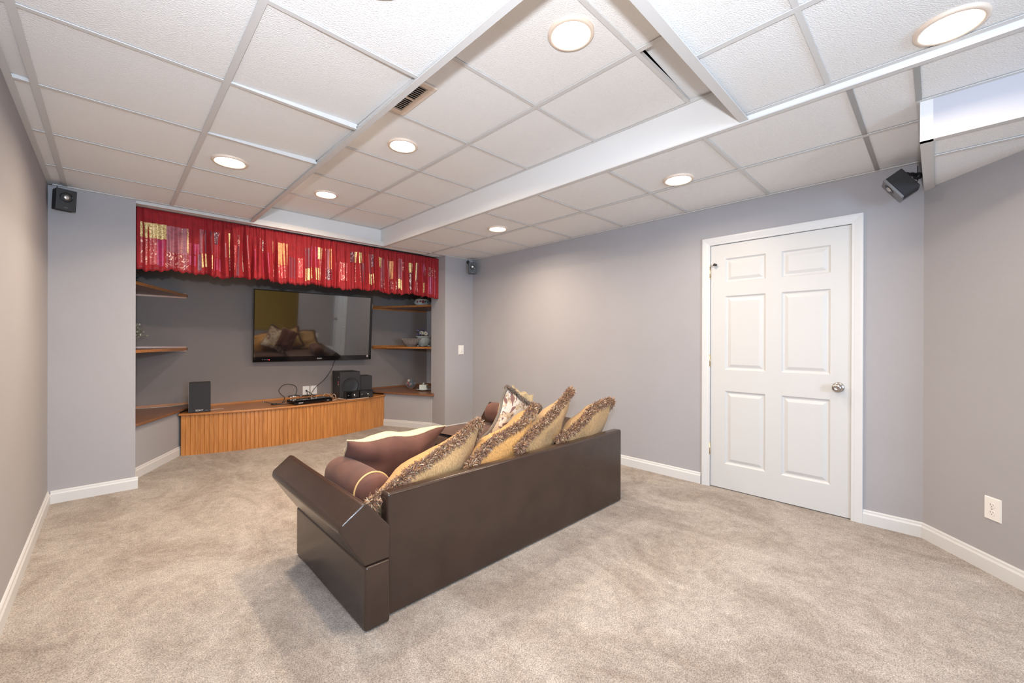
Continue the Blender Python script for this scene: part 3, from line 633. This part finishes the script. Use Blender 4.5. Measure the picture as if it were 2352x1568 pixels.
# ---------------------------------------------------------------- things on the right shelves
def jar():
    c = (3.275, 5.28, Z2+.022)
    t = thing('lidded_jar', 'white lidded jar painted with red flowers on the upper right shelf', 'jar', c)
    prof = [(.0005, 0), (.070, 0), (.076, .006), (.104, .025), (.116, .048), (.113, .070), (.100, .088), (.094, .092), (.096, .096)]
    MB().lathe(prof, c, 36).obj('body', 'ceramic', t)
    MB().lathe([(.098, .095), (.100, .099), (.085, .108), (.050, .118), (.024, .122), (.018, .126), (.026, .134), (.026, .142), (.012, .147), (.0005, .148)], c, 32).obj('lid', 'ceramic_lid', t)
    def petals(ang, z, r, mat, name):
        b = MB()
        for k in range(6):
            q = 2*PI*k/6; a = ang+cos(q)*r*6; zz = z+sin(q)*r*.7
            rr = .1175 if zz < .06 else .1175-(zz-.06)*.45
            b.ball((c[0]+rr*cos(a), c[1]+rr*sin(a), c[2]+zz), r*.55, 6, (1, 1, 1))
        b.obj(name, mat, t)
    for i, dq in enumerate((-.55, -.2, .15, .5, .85)):
        petals(-2.12+dq, .058+.006*(i % 2), .020 if i == 2 else .012, ('paintred', 'paintred', 'paintred', 'paintblue', 'paintblue')[i], 'painted_flower')
jar()
def bowl():
    c = (3.105, 5.30, Z1+.022); n = 18
    t = thing('crystal_bowl', 'cut crystal bowl with fluted sides on the middle right shelf', 'bowl', c)
    wob = lambda a, z: 1+.09*math.cos(n*a)*(z/.12)
    MB().lathe([(.0005, .0), (.062, 0), (.066, .008), (.085, .04), (.11, .085), (.137, .122), (.132, .122), (.105, .087), (.078, .044), (.05, .014), (.0005, .012)], c, n*4, wob, smooth=False).obj('body', 'crystal', t)
bowl()
def planter():
    c = (3.405, 5.44, Z1+.022)
    t = thing('flower_planter', 'white footed ceramic planter of daisies and violets behind the bowl', 'planter', c)
    MB().lathe([(.0005, .012), (.07, .012), (.072, .02), (.09, .045), (.102, .08), (.098, .115), (.092, .13), (.118, .145), (.125, .155), (.116, .160), (.09, .15), (.0005, .14)], c, 32, lambda a, z: 1+.04*cos(8*a)*(1 if z > .12 else 0)).obj('body', 'ceramic', t)
    for k in range(4): a = PI/4+k*PI/2; MB().ball((c[0]+.08*cos(a), c[1]+.08*sin(a), c[2]+.011), .018, 8, (1.3, 1.3, .6)).obj('foot', 'ceramic', t)
    mt = on_wall((c[0]-.055, c[1]-.083, c[2]+.078), (.83, -.55, 0), (-.55, -.83, 0))
    MB(mt).lathe([(.030, 0), (.030, .008), (.024, .008), (.022, .004), (.010, .006), (.0005, .012)], seg=18).obj('relief_rosette', 'ceramic', t)
    for i, (dx, dz) in enumerate(((-.028, .205), (.022, .198))):
        f = MB(); o = Vector((c[0]+dx-.03, c[1]-.06-dx*.6, c[2]+dz)); r = Vector((.83, -.55, 0)); u = Vector((0, .2, 1)).normalized()
        for k in range(11):
            a = 2*PI*k/11; d = r*cos(a)+u*sin(a); s = r*-sin(a)+u*cos(a)
            f.add([o+d*.006-s*.003, o+d*.006+s*.003, o+d*.03+s*.006+Vector((-.004, -.006, 0)), o+d*.036, o+d*.03-s*.006+Vector((-.004, -.006, 0))], [(0, 1, 2, 3, 4)])
        f.obj('daisy', 'daisy', t); MB().ball(o+Vector((-.004, -.006, 0)), .009, 8).obj('daisy_centre', 'yolk', t)
    rnd = random.Random(3)
    for k in range(9):
        a = rnd.uniform(0, 2*PI); rr = rnd.uniform(.02, .11); o = Vector((c[0]+rr*cos(a)*1.0-.02, c[1]+rr*sin(a)*.8, c[2]+.175+rnd.uniform(0, .10)))
        if k == 0: o = Vector((c[0]-.125, c[1]-.03, c[2]+.185))
        f = MB()
        for q in range(5):
            b = 2*PI*q/5+k; f.ball(o+Vector((cos(b)*.012, sin(b)*.012, .003*sin(3*b))), .012, 6, (1, 1, .45))
        f.obj('violet_bloom', 'violet', t)
    f = MB()
    for k in range(40):
        a = rnd.uniform(0, 2*PI); rr = rnd.uniform(.02, .12); o = Vector((c[0]+rr*cos(a), c[1]+rr*sin(a), c[2]+.15+rnd.uniform(0, .06))); d = Vector((cos(a), sin(a), rnd.uniform(.1, 1))).normalized(); s = d.cross(Vector((0, 0, 1))).normalized()
        f.add([o, o+d*.015+s*.008, o+d*.035, o+d*.015-s*.008], [(0, 1, 2, 3)])
    f.obj('foliage', 'leaf_dark', t, kind='stuff')
planter()
def butter():
    c = Vector((3.225, 5.14, .475))
    t = thing('butter_dish', 'white square covered butter dish on the right corner counter', 'dish', c)
    MB().lathe([(.0005, 0), (.055, 0), (.075, .008), (.108, .020), (.110, .024), (.074, .013), (.0005, .008)], c, 40, lambda a, z: 1+.05*cos(8*a)*(1 if z > .012 else 0)).obj('saucer', 'ceramic', t)
    mt = Matrix.Translation(c+Vector((0, 0, .012))) @ Matrix.Rotation(.72, 4, 'Z')
    MB(mt).box(-.052, .052, -.052, .052, 0, .075).obj('cover', 'ceramic', t, bevel=.007)
    MB(mt).tube([(-.03, 0, .073), (-.025, 0, .098), (-.008, 0, .092), (.008, 0, .100), (.025, 0, .092), (.03, 0, .073)], .008, 8).obj('bow_handle', 'ceramic', t)
    MB(mt).ball((-.025, -.053, .02), .014, 10, (1, .5, 1)).obj('relief_bead', 'ceramic', t)
butter()
def orb():
    c = (3.225, 5.50, .475)
    t = thing('glass_orb', 'dark round glass vase with pinkish blossoms left of the butter dish', 'vase', c)
    MB().lathe([(.0005, 0), (.04, 0), (.055, .012), (.076, .05), (.074, .085), (.055, .115), (.035, .125), (.038, .135)], c, 28).obj('body', 'smoke', t)
    rnd = random.Random(5)
    for k, (dx, dy, dz) in enumerate(((-.055, -.035, .125), (-.045, -.05, .06), (-.02, -.06, .055), (-.06, -.03, .085))):
        f = MB()
        for q in range(5): b = 2*PI*q/5+k; f.ball((c[0]+dx+cos(b)*.010, c[1]+dy, c[2]+dz+sin(b)*.010), .010, 6, (1, .5, 1))
        f.obj('blossom', M['rose'] if k else M['pot'], t)
orb()
def plant(c, h, rad, leafs, pot, label, name='potted_plant', n=240, seed=1):
    t = thing(name, label, 'plant', c)
    if pot: MB().lathe([(.0005, 0), (.050, 0), (.062, .06), (.072, .115), (.074, .12), (.066, .12), (.060, .105), (.0005, .10)], c, 24).obj('pot', 'pot', t)
    z0 = .10 if pot else 0; rnd = random.Random(seed)
    st = MB(); f = MB()
    for k in range(26):
        a = rnd.uniform(0, 2*PI); e = rnd.uniform(.2, 1.35); tip = Vector((c[0]+rad*cos(a)*cos(e), c[1]+rad*sin(a)*cos(e), c[2]+z0+h*sin(e)))
        st.tube([(c[0]+.02*cos(a), c[1]+.02*sin(a), c[2]+z0-.02), ((c[0]+tip.x)/2, (c[1]+tip.y)/2, (c[2]+z0+tip.z)/2+.02), tip], .002, 4)
        for q in range(n//26):
            u = rnd.uniform(.35, 1.05); o = Vector((c[0], c[1], c[2]+z0)).lerp(tip, u)+Vector((rnd.uniform(-1, 1), rnd.uniform(-1, 1), rnd.uniform(-1, 1)))*.022
            d = Vector((rnd.uniform(-1, 1), rnd.uniform(-1, 1), rnd.uniform(-.4, 1))).normalized(); s = d.cross(Vector((.3, .2, 1))).normalized(); f.cur = rnd.random() < .45
            f.add([o, o+d*.009+s*.007, o+d*.020, o+d*.009-s*.007], [(0, 1, 2, 3)])
    st.obj('stems', leafs[0], t, kind='stuff'); f.obj('foliage', list(leafs), t, kind='stuff')
plant((.095, 5.20, Z1+.022), .17, .15, ('leaf', 'leaf_pale'), True, 'small pale green potted plant on the middle left shelf', seed=2, n=700)
plant((.10, 5.30, Z2+.022), .14, .13, ('leaf_dark', 'leaf_dark'), False, 'dark trailing plant on the upper left shelf under the valance', 'trailing_plant', seed=4)

# ---------------------------------------------------------------- red valance
VX0, VX1, VY, VZT = .146, 3.098, 4.585, 2.287
GA = [(.146, .56, .15), (.56, .86, .9), (.86, 1.27, 1.0), (1.27, 1.55, .35), (1.55, 1.80, .9), (1.80, 2.0, .5), (2.0, 2.4, 1.0), (2.4, 2.62, .4), (2.62, 2.95, .9), (2.95, 3.2, .2)]
def gather(x):
    for i, (a, b, g) in enumerate(GA):
        if a <= x < b:
            m_ = (a+b)/2; h = (b-a)/2; j = i+1 if x > m_ else i-1; j = max(0, min(len(GA)-1, j)); u = abs(x-m_)/h
            return g+(GA[j][2]-g)*.5*max(0, u)**3
    return .3
def vfold(x, v):
    g = gather(x)
    w1 = sin(x*62+1.3*sin(x*7.1)+v*.5)+.85*sin(x*118+2.1*sin(x*4.3)+1-v*.7)+.35*sin(x*31+.4)
    amp = .003+.034*g*min(1, .15+v*1.25)+.003*sin(x*9)
    fine = .0035*sin(x*230+3*sin(x*13))*max(0, 1-v*3.2)*(.4+g)
    return amp*w1*.6+fine-.012*v*sin(x*5)
def vbot(x): return .510+.009*sin(x*11)+.006*sin(x*62+1.3*sin(x*7.1))+.006*sin(x*27+1)+.006*sin(x*131)
def vpt(x, v, off=0):
    y = VY-vfold(x, v)-off; z = VZT-v*vbot(x)-.006*(x-VX0)
    xx = x+.012*sin(x*40+v*2)*v*gather(x)
    return (min(max(xx, VX0), VX1), y, z)
def vsheet(x0, x1, v0, v1, off, nx, nv, mat, name, parent, mats=None):
    b = MB(); b.smooth = True; vs = []
    for i in range(nx+1):
        for j in range(nv+1): vs.append(vpt(x0+(x1-x0)*i/nx, v0+(v1-v0)*j/nv, off))
    b.add(vs, [(i*(nv+1)+j, (i+1)*(nv+1)+j, (i+1)*(nv+1)+j+1, i*(nv+1)+j+1) for i in range(nx) for j in range(nv)])
    return b.obj(name, mats or mat, parent)
val = thing('valance', 'gathered red patchwork valance with gold brocade patches', 'curtain', ((VX0+VX1)/2, VY, VZT-.5))
cl = vsheet(VX0, VX1, 0, 1, 0, 900, 18, 'red', 'cloth', val)
so = cl.modifiers.new('thick', 'SOLIDIFY'); so.thickness = .002; so.offset = 1
MB().tube([(VX0-.004, VY+.034, VZT-.016), (VX1-.008, VY+.034, VZT-.034)], .007, 10).obj('curtain_rod', 'silver', val)
def inv(px, py):      # point of the photograph's valance plane -> (x, v)
    r = rt*((px-1176)/947.87)-up*((py-784)/947.87)+fw; k = VY/r.y; x = r.x*k; z = H+r.z*k
    return x, (VZT-z-.006*(x-VX0))/vbot(x)
pats2 = [('gold', 235, 520, 572, 715), ('rosevine', 240, 700, 445, 1045), ('magenta', 446, 735, 560, 1075), ('mauve', 575, 570, 860, 905), ('creamcloth', 762, 590, 782, 905), ('gold', 838, 590, 858, 900), ('vine', 562, 906, 858, 1095), ('crimson', 862, 770, 915, 920), ('magenta', 862, 925, 960, 1050), ('magenta', 920, 790, 998, 930), ('mauve', 1002, 600, 1062, 910), ('plum', 985, 915, 1028, 1125),
 ('maroon', 1066, 620, 1165, 908), ('plumvine', 1167, 635, 1255, 795), ('gold', 1032, 912, 1164, 1085), ('crimson', 1168, 800, 1275, 962), ('magenta', 1170, 968, 1308, 1120), ('gold', 1295, 655, 1316, 770), ('mauve', 1292, 775, 1366, 965), ('gold', 1368, 645, 1400, 958), ('vine', 1366, 962, 1408, 1128), ('rosevine', 1422, 805, 1470, 1120), ('vine', 1484, 675, 1538, 815), ('maroon', 1482, 820, 1540, 1188),
 ('gold', 1578, 690, 1596, 838), ('creamcloth', 1562, 860, 1598, 1150), ('mauve', 1602, 680, 1640, 995), ('vine', 1606, 1002, 1652, 1090), ('magenta', 1665, 850, 1718, 1135), ('vine', 1732, 712, 1780, 858), ('plumvine', 1790, 740, 1856, 888), ('magenta', 1822, 893, 1886, 1152), ('gold', 1932, 752, 1958, 908), ('plum', 1944, 912, 1966, 1180), ('copper', 1990, 775, 2130, 1060), ('rosevine', 1972, 1064, 2142, 1225), ('maroon', 2144, 955, 2245, 1220)]
pats3 = [('rosevine', 222, 655, 284, 870), ('maroon', 292, 535, 368, 758), ('magenta', 372, 520, 440, 756), ('gold', 288, 762, 380, 895), ('gold', 383, 756, 474, 890), ('gold', 442, 532, 520, 662), ('mauve', 524, 548, 570, 768), ('copper', 573, 542, 612, 768), ('rosevine', 450, 668, 514, 858), ('plumvine', 522, 772, 620, 898), ('crimson', 622, 700, 690, 800), ('rosevine', 696, 702, 774, 900), ('rose', 632, 804, 692, 920),
 ('plumvine', 802, 582, 848, 698), ('gold', 851, 582, 934, 704), ('vine', 860, 712, 905, 918), ('maroon', 908, 706, 968, 915), ('mauve', 988, 605, 1044, 818), ('plumvine', 1048, 610, 1070, 745), ('gold', 991, 826, 1064, 944), ('gold', 1107, 644, 1154, 758), ('mauve', 1157, 655, 1224, 900), ('copper', 1227, 684, 1300, 888), ('crimson', 1112, 762, 1154, 985), ('vine', 1157, 904, 1330, 1002),
 ('mauve', 1347, 655, 1388, 880), ('gold', 1346, 886, 1390, 994), ('vine', 1393, 692, 1416, 798), ('gold', 1461, 704, 1512, 812), ('plumvine', 1466, 816, 1515, 1010), ('gold', 1538, 702, 1560, 900), ('mauve', 1562, 702, 1582, 900), ('rosevine', 1518, 904, 1580, 1020), ('magenta', 1606, 712, 1640, 918), ('gold', 1604, 924, 1650, 1030), ('vine', 1643, 755, 1764, 855), ('magenta', 1672, 862, 1758, 1055)]
for lst, ox, oy, sc_ in ((pats2, 280, 420, 5.6), (pats3, 640, 460, 4.9)):
    for mname, x0, y0, x1, y1 in lst:
        xa, va = inv(ox+x0/sc_, oy+y0/sc_); xb, vb = inv(ox+x1/sc_, oy+y1/sc_); xc, vc = inv(ox+x0/sc_, oy+y1/sc_)
        a_ = inv(ox+(x0+x1)/2/sc_, oy+y0/sc_)[1]; b_ = inv(ox+(x0+x1)/2/sc_, oy+y1/sc_)[1]
        vsheet(max(xa, VX0+.004), min(xb, VX1-.004), a_, min(b_, .975), .0025, max(6, int((xb-xa)/.0035)), 10, mname, 'patch', val)
vsheet(VX0, VX1, .955, .965, .0022, 700, 1, 'maroon', 'hem_stitch', val)

# ---------------------------------------------------------------- sofa
def sofa():
    t = thing('sofa', 'dark brown leather sofa with flared arm seen from behind', 'sofa', (1.8, 2.1, 0))
    bx('back_panel', 'leather', .850, 2.735, 1.640, 1.705, .004, .532, t, bevel=.014, bseg=3, auto=True)
    bx('base', 'leather', .862, 2.70, 1.705, 2.45, .02, .25, t, bevel=.01)
    bx('chaise_base', 'leather', 2.13, 2.72, 2.451, 3.24, .02, .25, t, bevel=.01)
    for a, b in ((.872, 1.49), (1.495, 2.10)): bx('seat_cushion', 'suede_sofa', a, b, 1.75, 2.46, .252, .335, t, bevel=.03, bseg=4, auto=True)
    # chaise cushion with a crowned top
    q = MB(); q.smooth = True; n = 14
    def top(u, v): return .415-.05*(abs(2*u-1)**4+abs(2*v-1)**4)*.8
    vs = [(2.11+.60*i/n, 2.05+1.20*j/n, top(i/n, j/n)) for i in range(n+1) for j in range(n+1)]
    q.add(vs, [(i*(n+1)+j, (i+1)*(n+1)+j, (i+1)*(n+1)+j+1, i*(n+1)+j+1) for i in range(n) for j in range(n)])
    q.obj('chaise_cushion', 'suede_sofa', t)
    bx('chaise_cushion_side', 'suede_sofa', 2.112, 2.708, 1.76, 3.245, .252, .335, t, bevel=.01)
    # left arm: upright box and padded flared slab
    bx('arm_base', 'leather', .738, .849, 1.608, 2.475, .004, .268, t, bevel=.012, bseg=3, auto=True)
    def slab(name, sgn, x0, y0, y1):
        pr = [(0, .270), (-.045, .340), (-.108, .445), (-.100, .472), (-.012, .534), (.006, .530), (.111, .405), (.112, .270)]
        q = MB(); v = []; n = 12
        for k in range(n+1):
            u = k/n; y = y0+(y1-y0)*u; lift = .012*u+.010*(u**3); flare = .018*u
            for (px, pz) in pr: s_ = max(0, (pz-.27)/.26); v.append((x0+sgn*(px-flare*s_), y-(.012*s_ if k == 0 else 0)+(.02*s_ if k == n else 0), pz+lift*s_))
        m_ = len(pr); f = [tuple(range(m_)), tuple(range(n*m_, n*m_+m_))]
        for k in range(n):
            for i in range(m_): f.append((k*m_+i, k*m_+(i+1) % m_, (k+1)*m_+(i+1) % m_, (k+1)*m_+i))
        q.add(v, f); return q.obj(name, 'leather', t, bevel=.010, bseg=3, auto=True)
    slab('arm', 1, .738, 1.612, 2.478)
    bx('arm_base', 'leather', 2.722, 2.81, 1.724, 3.24, .004, .268, t, bevel=.012)
    slab('arm', -1, 2.815, 2.10, 3.24)
    for x, y in ((.80, 1.70), (2.66, 1.70), (.80, 2.4), (2.66, 3.15)): MB().lathe([(.0005, 0), (.02, 0), (.024, .02), (.0005, .02)], (x, y, 0), 12).obj('foot', 'black', t)
sofa()

# ---------------------------------------------------------------- pillows
def pillow(name, A, B, lam, sh, thick, mats, label, fringe=None, seed=1, flatp=.45, tuft=.034, piping=None, edges=(0, 1, 2, 3), arch=0, N=13000):
    # A, B: ends of the upper seam; lam: how far the pillow leans back towards the camera
    A = Vector(A); B = Vector(B); e = (B-A).normalized(); s = (B-A).length; lam = math.radians(lam)
    u = Vector((0, -sin(lam), cos(lam))); u = (u-e*u.dot(e)).normalized(); nrm = e.cross(u)
    c = (A+B)/2-u*sh/2
    t = thing(name, label, 'pillow', c-u*sh/2)
    n = 28; rnd = random.Random(seed)
    def edge(a, b):
        w1 = noise.noise(Vector((a*1.6+seed*3, b*1.6, seed)))
        return c+e*(a*s/2*(1-.10*(1-b*b)))+u*(b*sh/2*(1-.10*(1-a*a)))+nrm*.035*w1+u*arch*(1-a*a)*max(0, b)+u*.02*noise.noise(Vector((a*2.4, b*2.4+seed, 5)))
    def pt(a, b, sd):
        k = max(0, (1-a*a)*(1-b*b))**flatp; wr = .010*noise.noise(Vector((a*2.1+seed, b*2.1, sd)))+.004*noise.noise(Vector((a*7, b*7+seed, sd)))
        return edge(a, b)+nrm*sd*(thick/2*k+wr*k)
    for sd, nm, mt_ in ((1, 'back_cover', mats[0]), (-1, 'front_cover', mats[1])):
        q = MB(); q.smooth = True; vs = []
        g = [sin(PI/2*(2*i/n-1)) for i in range(n+1)]
        for a in g:
            for b in g: vs.append(pt(a, b, sd))
        q.add(vs, [(i*(n+1)+j, (i+1)*(n+1)+j, (i+1)*(n+1)+j+1, i*(n+1)+j+1) for i in range(n) for j in range(n)]); q.obj(nm, mt_, t)
    ring = [(-1+2*k/24, 1) for k in range(24)]+[(1, 1-2*k/24) for k in range(24)]+[(1-2*k/24, -1) for k in range(24)]+[(-1, -1+2*k/24) for k in range(24)]
    if piping:
        q = MB(); q.tube([edge(a, b) for a, b in ring]+[edge(-1, 1)], .0045, 6, cap=False); q.obj('piping', piping, t)
    if fringe:
        q = MB()
        for k in range(N):
            i = rnd.choice(edges); fr = rnd.uniform(-1, 1)
            a, b = ((fr, 1), (1, fr), (fr, -1), (-1, fr))[i]
            o = edge(a, b); outd = (e*a*(1 if i in (1, 3) else .1)+u*b*(1 if i in (0, 2) else .1)).normalized(); tan = e if i in (0, 2) else u
            th = rnd.uniform(-1.9, 1.9); d = (outd*cos(th)+nrm*sin(th)+tan*rnd.uniform(-.45, .45)).normalized()
            clump = .75+.35*sin(fr*41+i+sin(fr*17))*sin(th*2.3+fr*23); ln = tuft*rnd.uniform(.7, 1.1)*(.8+.3*clump)
            w_ = d.cross(Vector((rnd.uniform(-1, 1), rnd.uniform(-1, 1), rnd.uniform(-1, 1)))).normalized()*.0019
            bend = (tan*rnd.uniform(-1, 1)+Vector((0, 0, rnd.uniform(-1.0, .2))))*ln*.45
            p0 = o+d*ln*.15; p1 = o+d*ln*.62; p2 = o+d*ln+bend
            q.cur = rnd.choices(range(len(fringe)), (6, 3, 1.6)[:len(fringe)])[0]
            q.add([p0-w_, p0+w_, p1+w_*1.2, p1-w_*1.2, p2+w_*.7, p2-w_*.7], [(0, 1, 2, 3), (3, 2, 4, 5)])
        q.obj('fringe', fringe, t, kind='stuff')
        q = MB(); q.tube([edge(a, b) for a, b in ring]+[edge(-1, 1)], .010, 6, cap=False); q.obj('fringe_band', fringe[0], t)
    return t
FR = ['fr1', 'fr2', 'fr3']
pillow('throw_pillow', (.80, 1.72, .497), (1.53, 1.85, .715), 30, .42, .23, ('gold_plush', 'amber_plush'), 'wide gold plush pillow with brown fringe beside the left sofa arm', FR, 1, arch=.015)
pillow('throw_pillow', (1.355, 1.715, .530), (2.03, 1.87, .760), 30, .42, .22, ('amber_plush', 'amber_plush'), 'amber plush pillow with brown fringe, second from the left along the sofa back', FR, 2)
pillow('throw_pillow', (1.735, 1.715, .552), (2.41, 1.87, .828), 30, .42, .21, ('gold_plush', 'gold_plush'), 'gold plush pillow with brown fringe and pointed top, third along the sofa back', FR, 3)
pillow('throw_pillow', (2.11, 1.715, .545), (2.76, 1.75, .735), 32, .40, .20, ('gold_plush', 'gold_plush'), 'gold plush pillow with brown fringe at the right end of the sofa back', FR, 4, arch=.075)
pillow('floral_pillow', (1.90, 2.0, .870), (2.30, 2.08, .690), 15, .44, .13, ('floral', 'floral'), 'cream leaf-print pillow with grey fringe standing behind the amber pillow', ['fr4', 'fr1', 'fr4'], 5, tuft=.026, edges=(0, 1), N=6000)
pillow('plush_pillow', (2.09, 2.15, .872), (2.38, 2.20, .765), 12, .42, .11, ('cream_tan', 'suede'), 'pale tan plush pillow peeking out behind the leaf-print pillow', None, 6, piping='cream_tan')
pillow('suede_pillow', (.935, 2.29, .632), (1.595, 2.29, .632), 30, .42, .26, ('suede', 'cream'), 'brown suede pillow with cream plush front on the left seat', None, 7, piping='cream')
def bolster(a, b, r, label, cord=True):
    a, b = Vector(a), Vector(b); d = (b-a).normalized(); L_ = (b-a).length; q_ = d.to_track_quat('Z', 'X').to_matrix().to_4x4(); q_.translation = a
    t = thing('bolster_pillow', label, 'pillow', (a+b)/2-Vector((0, 0, r)))
    MB(q_).lathe([(.0005, -.035), (r*.5, -.030), (r*.85, -.015), (r, .02), (r*1.03, L_*.35), (r*1.02, L_*.7), (r*.98, L_-.01), (r*.8, L_+.012), (r*.4, L_+.022), (.0005, L_+.024)], seg=32, wob=lambda an, z: 1+.02*sin(3*an+z*12)).obj('cover', 'suede', t)
    if cord:
        for z in (L_-.03,):
            q = MB(q_); q.tube([(r*1.02*cos(2*PI*k/32), r*1.02*sin(2*PI*k/32), z) for k in range(33)], .005, 6, cap=False); q.obj('cord_trim', 'cord', t)
bolster((.945, 2.40, .432), (.945, 1.95, .432), .093, 'brown suede bolster with gold cord lying inside the left sofa arm')
bolster((2.60, 2.95, .515), (2.60, 2.50, .515), .095, 'brown suede bolster lying inside the right sofa arm')
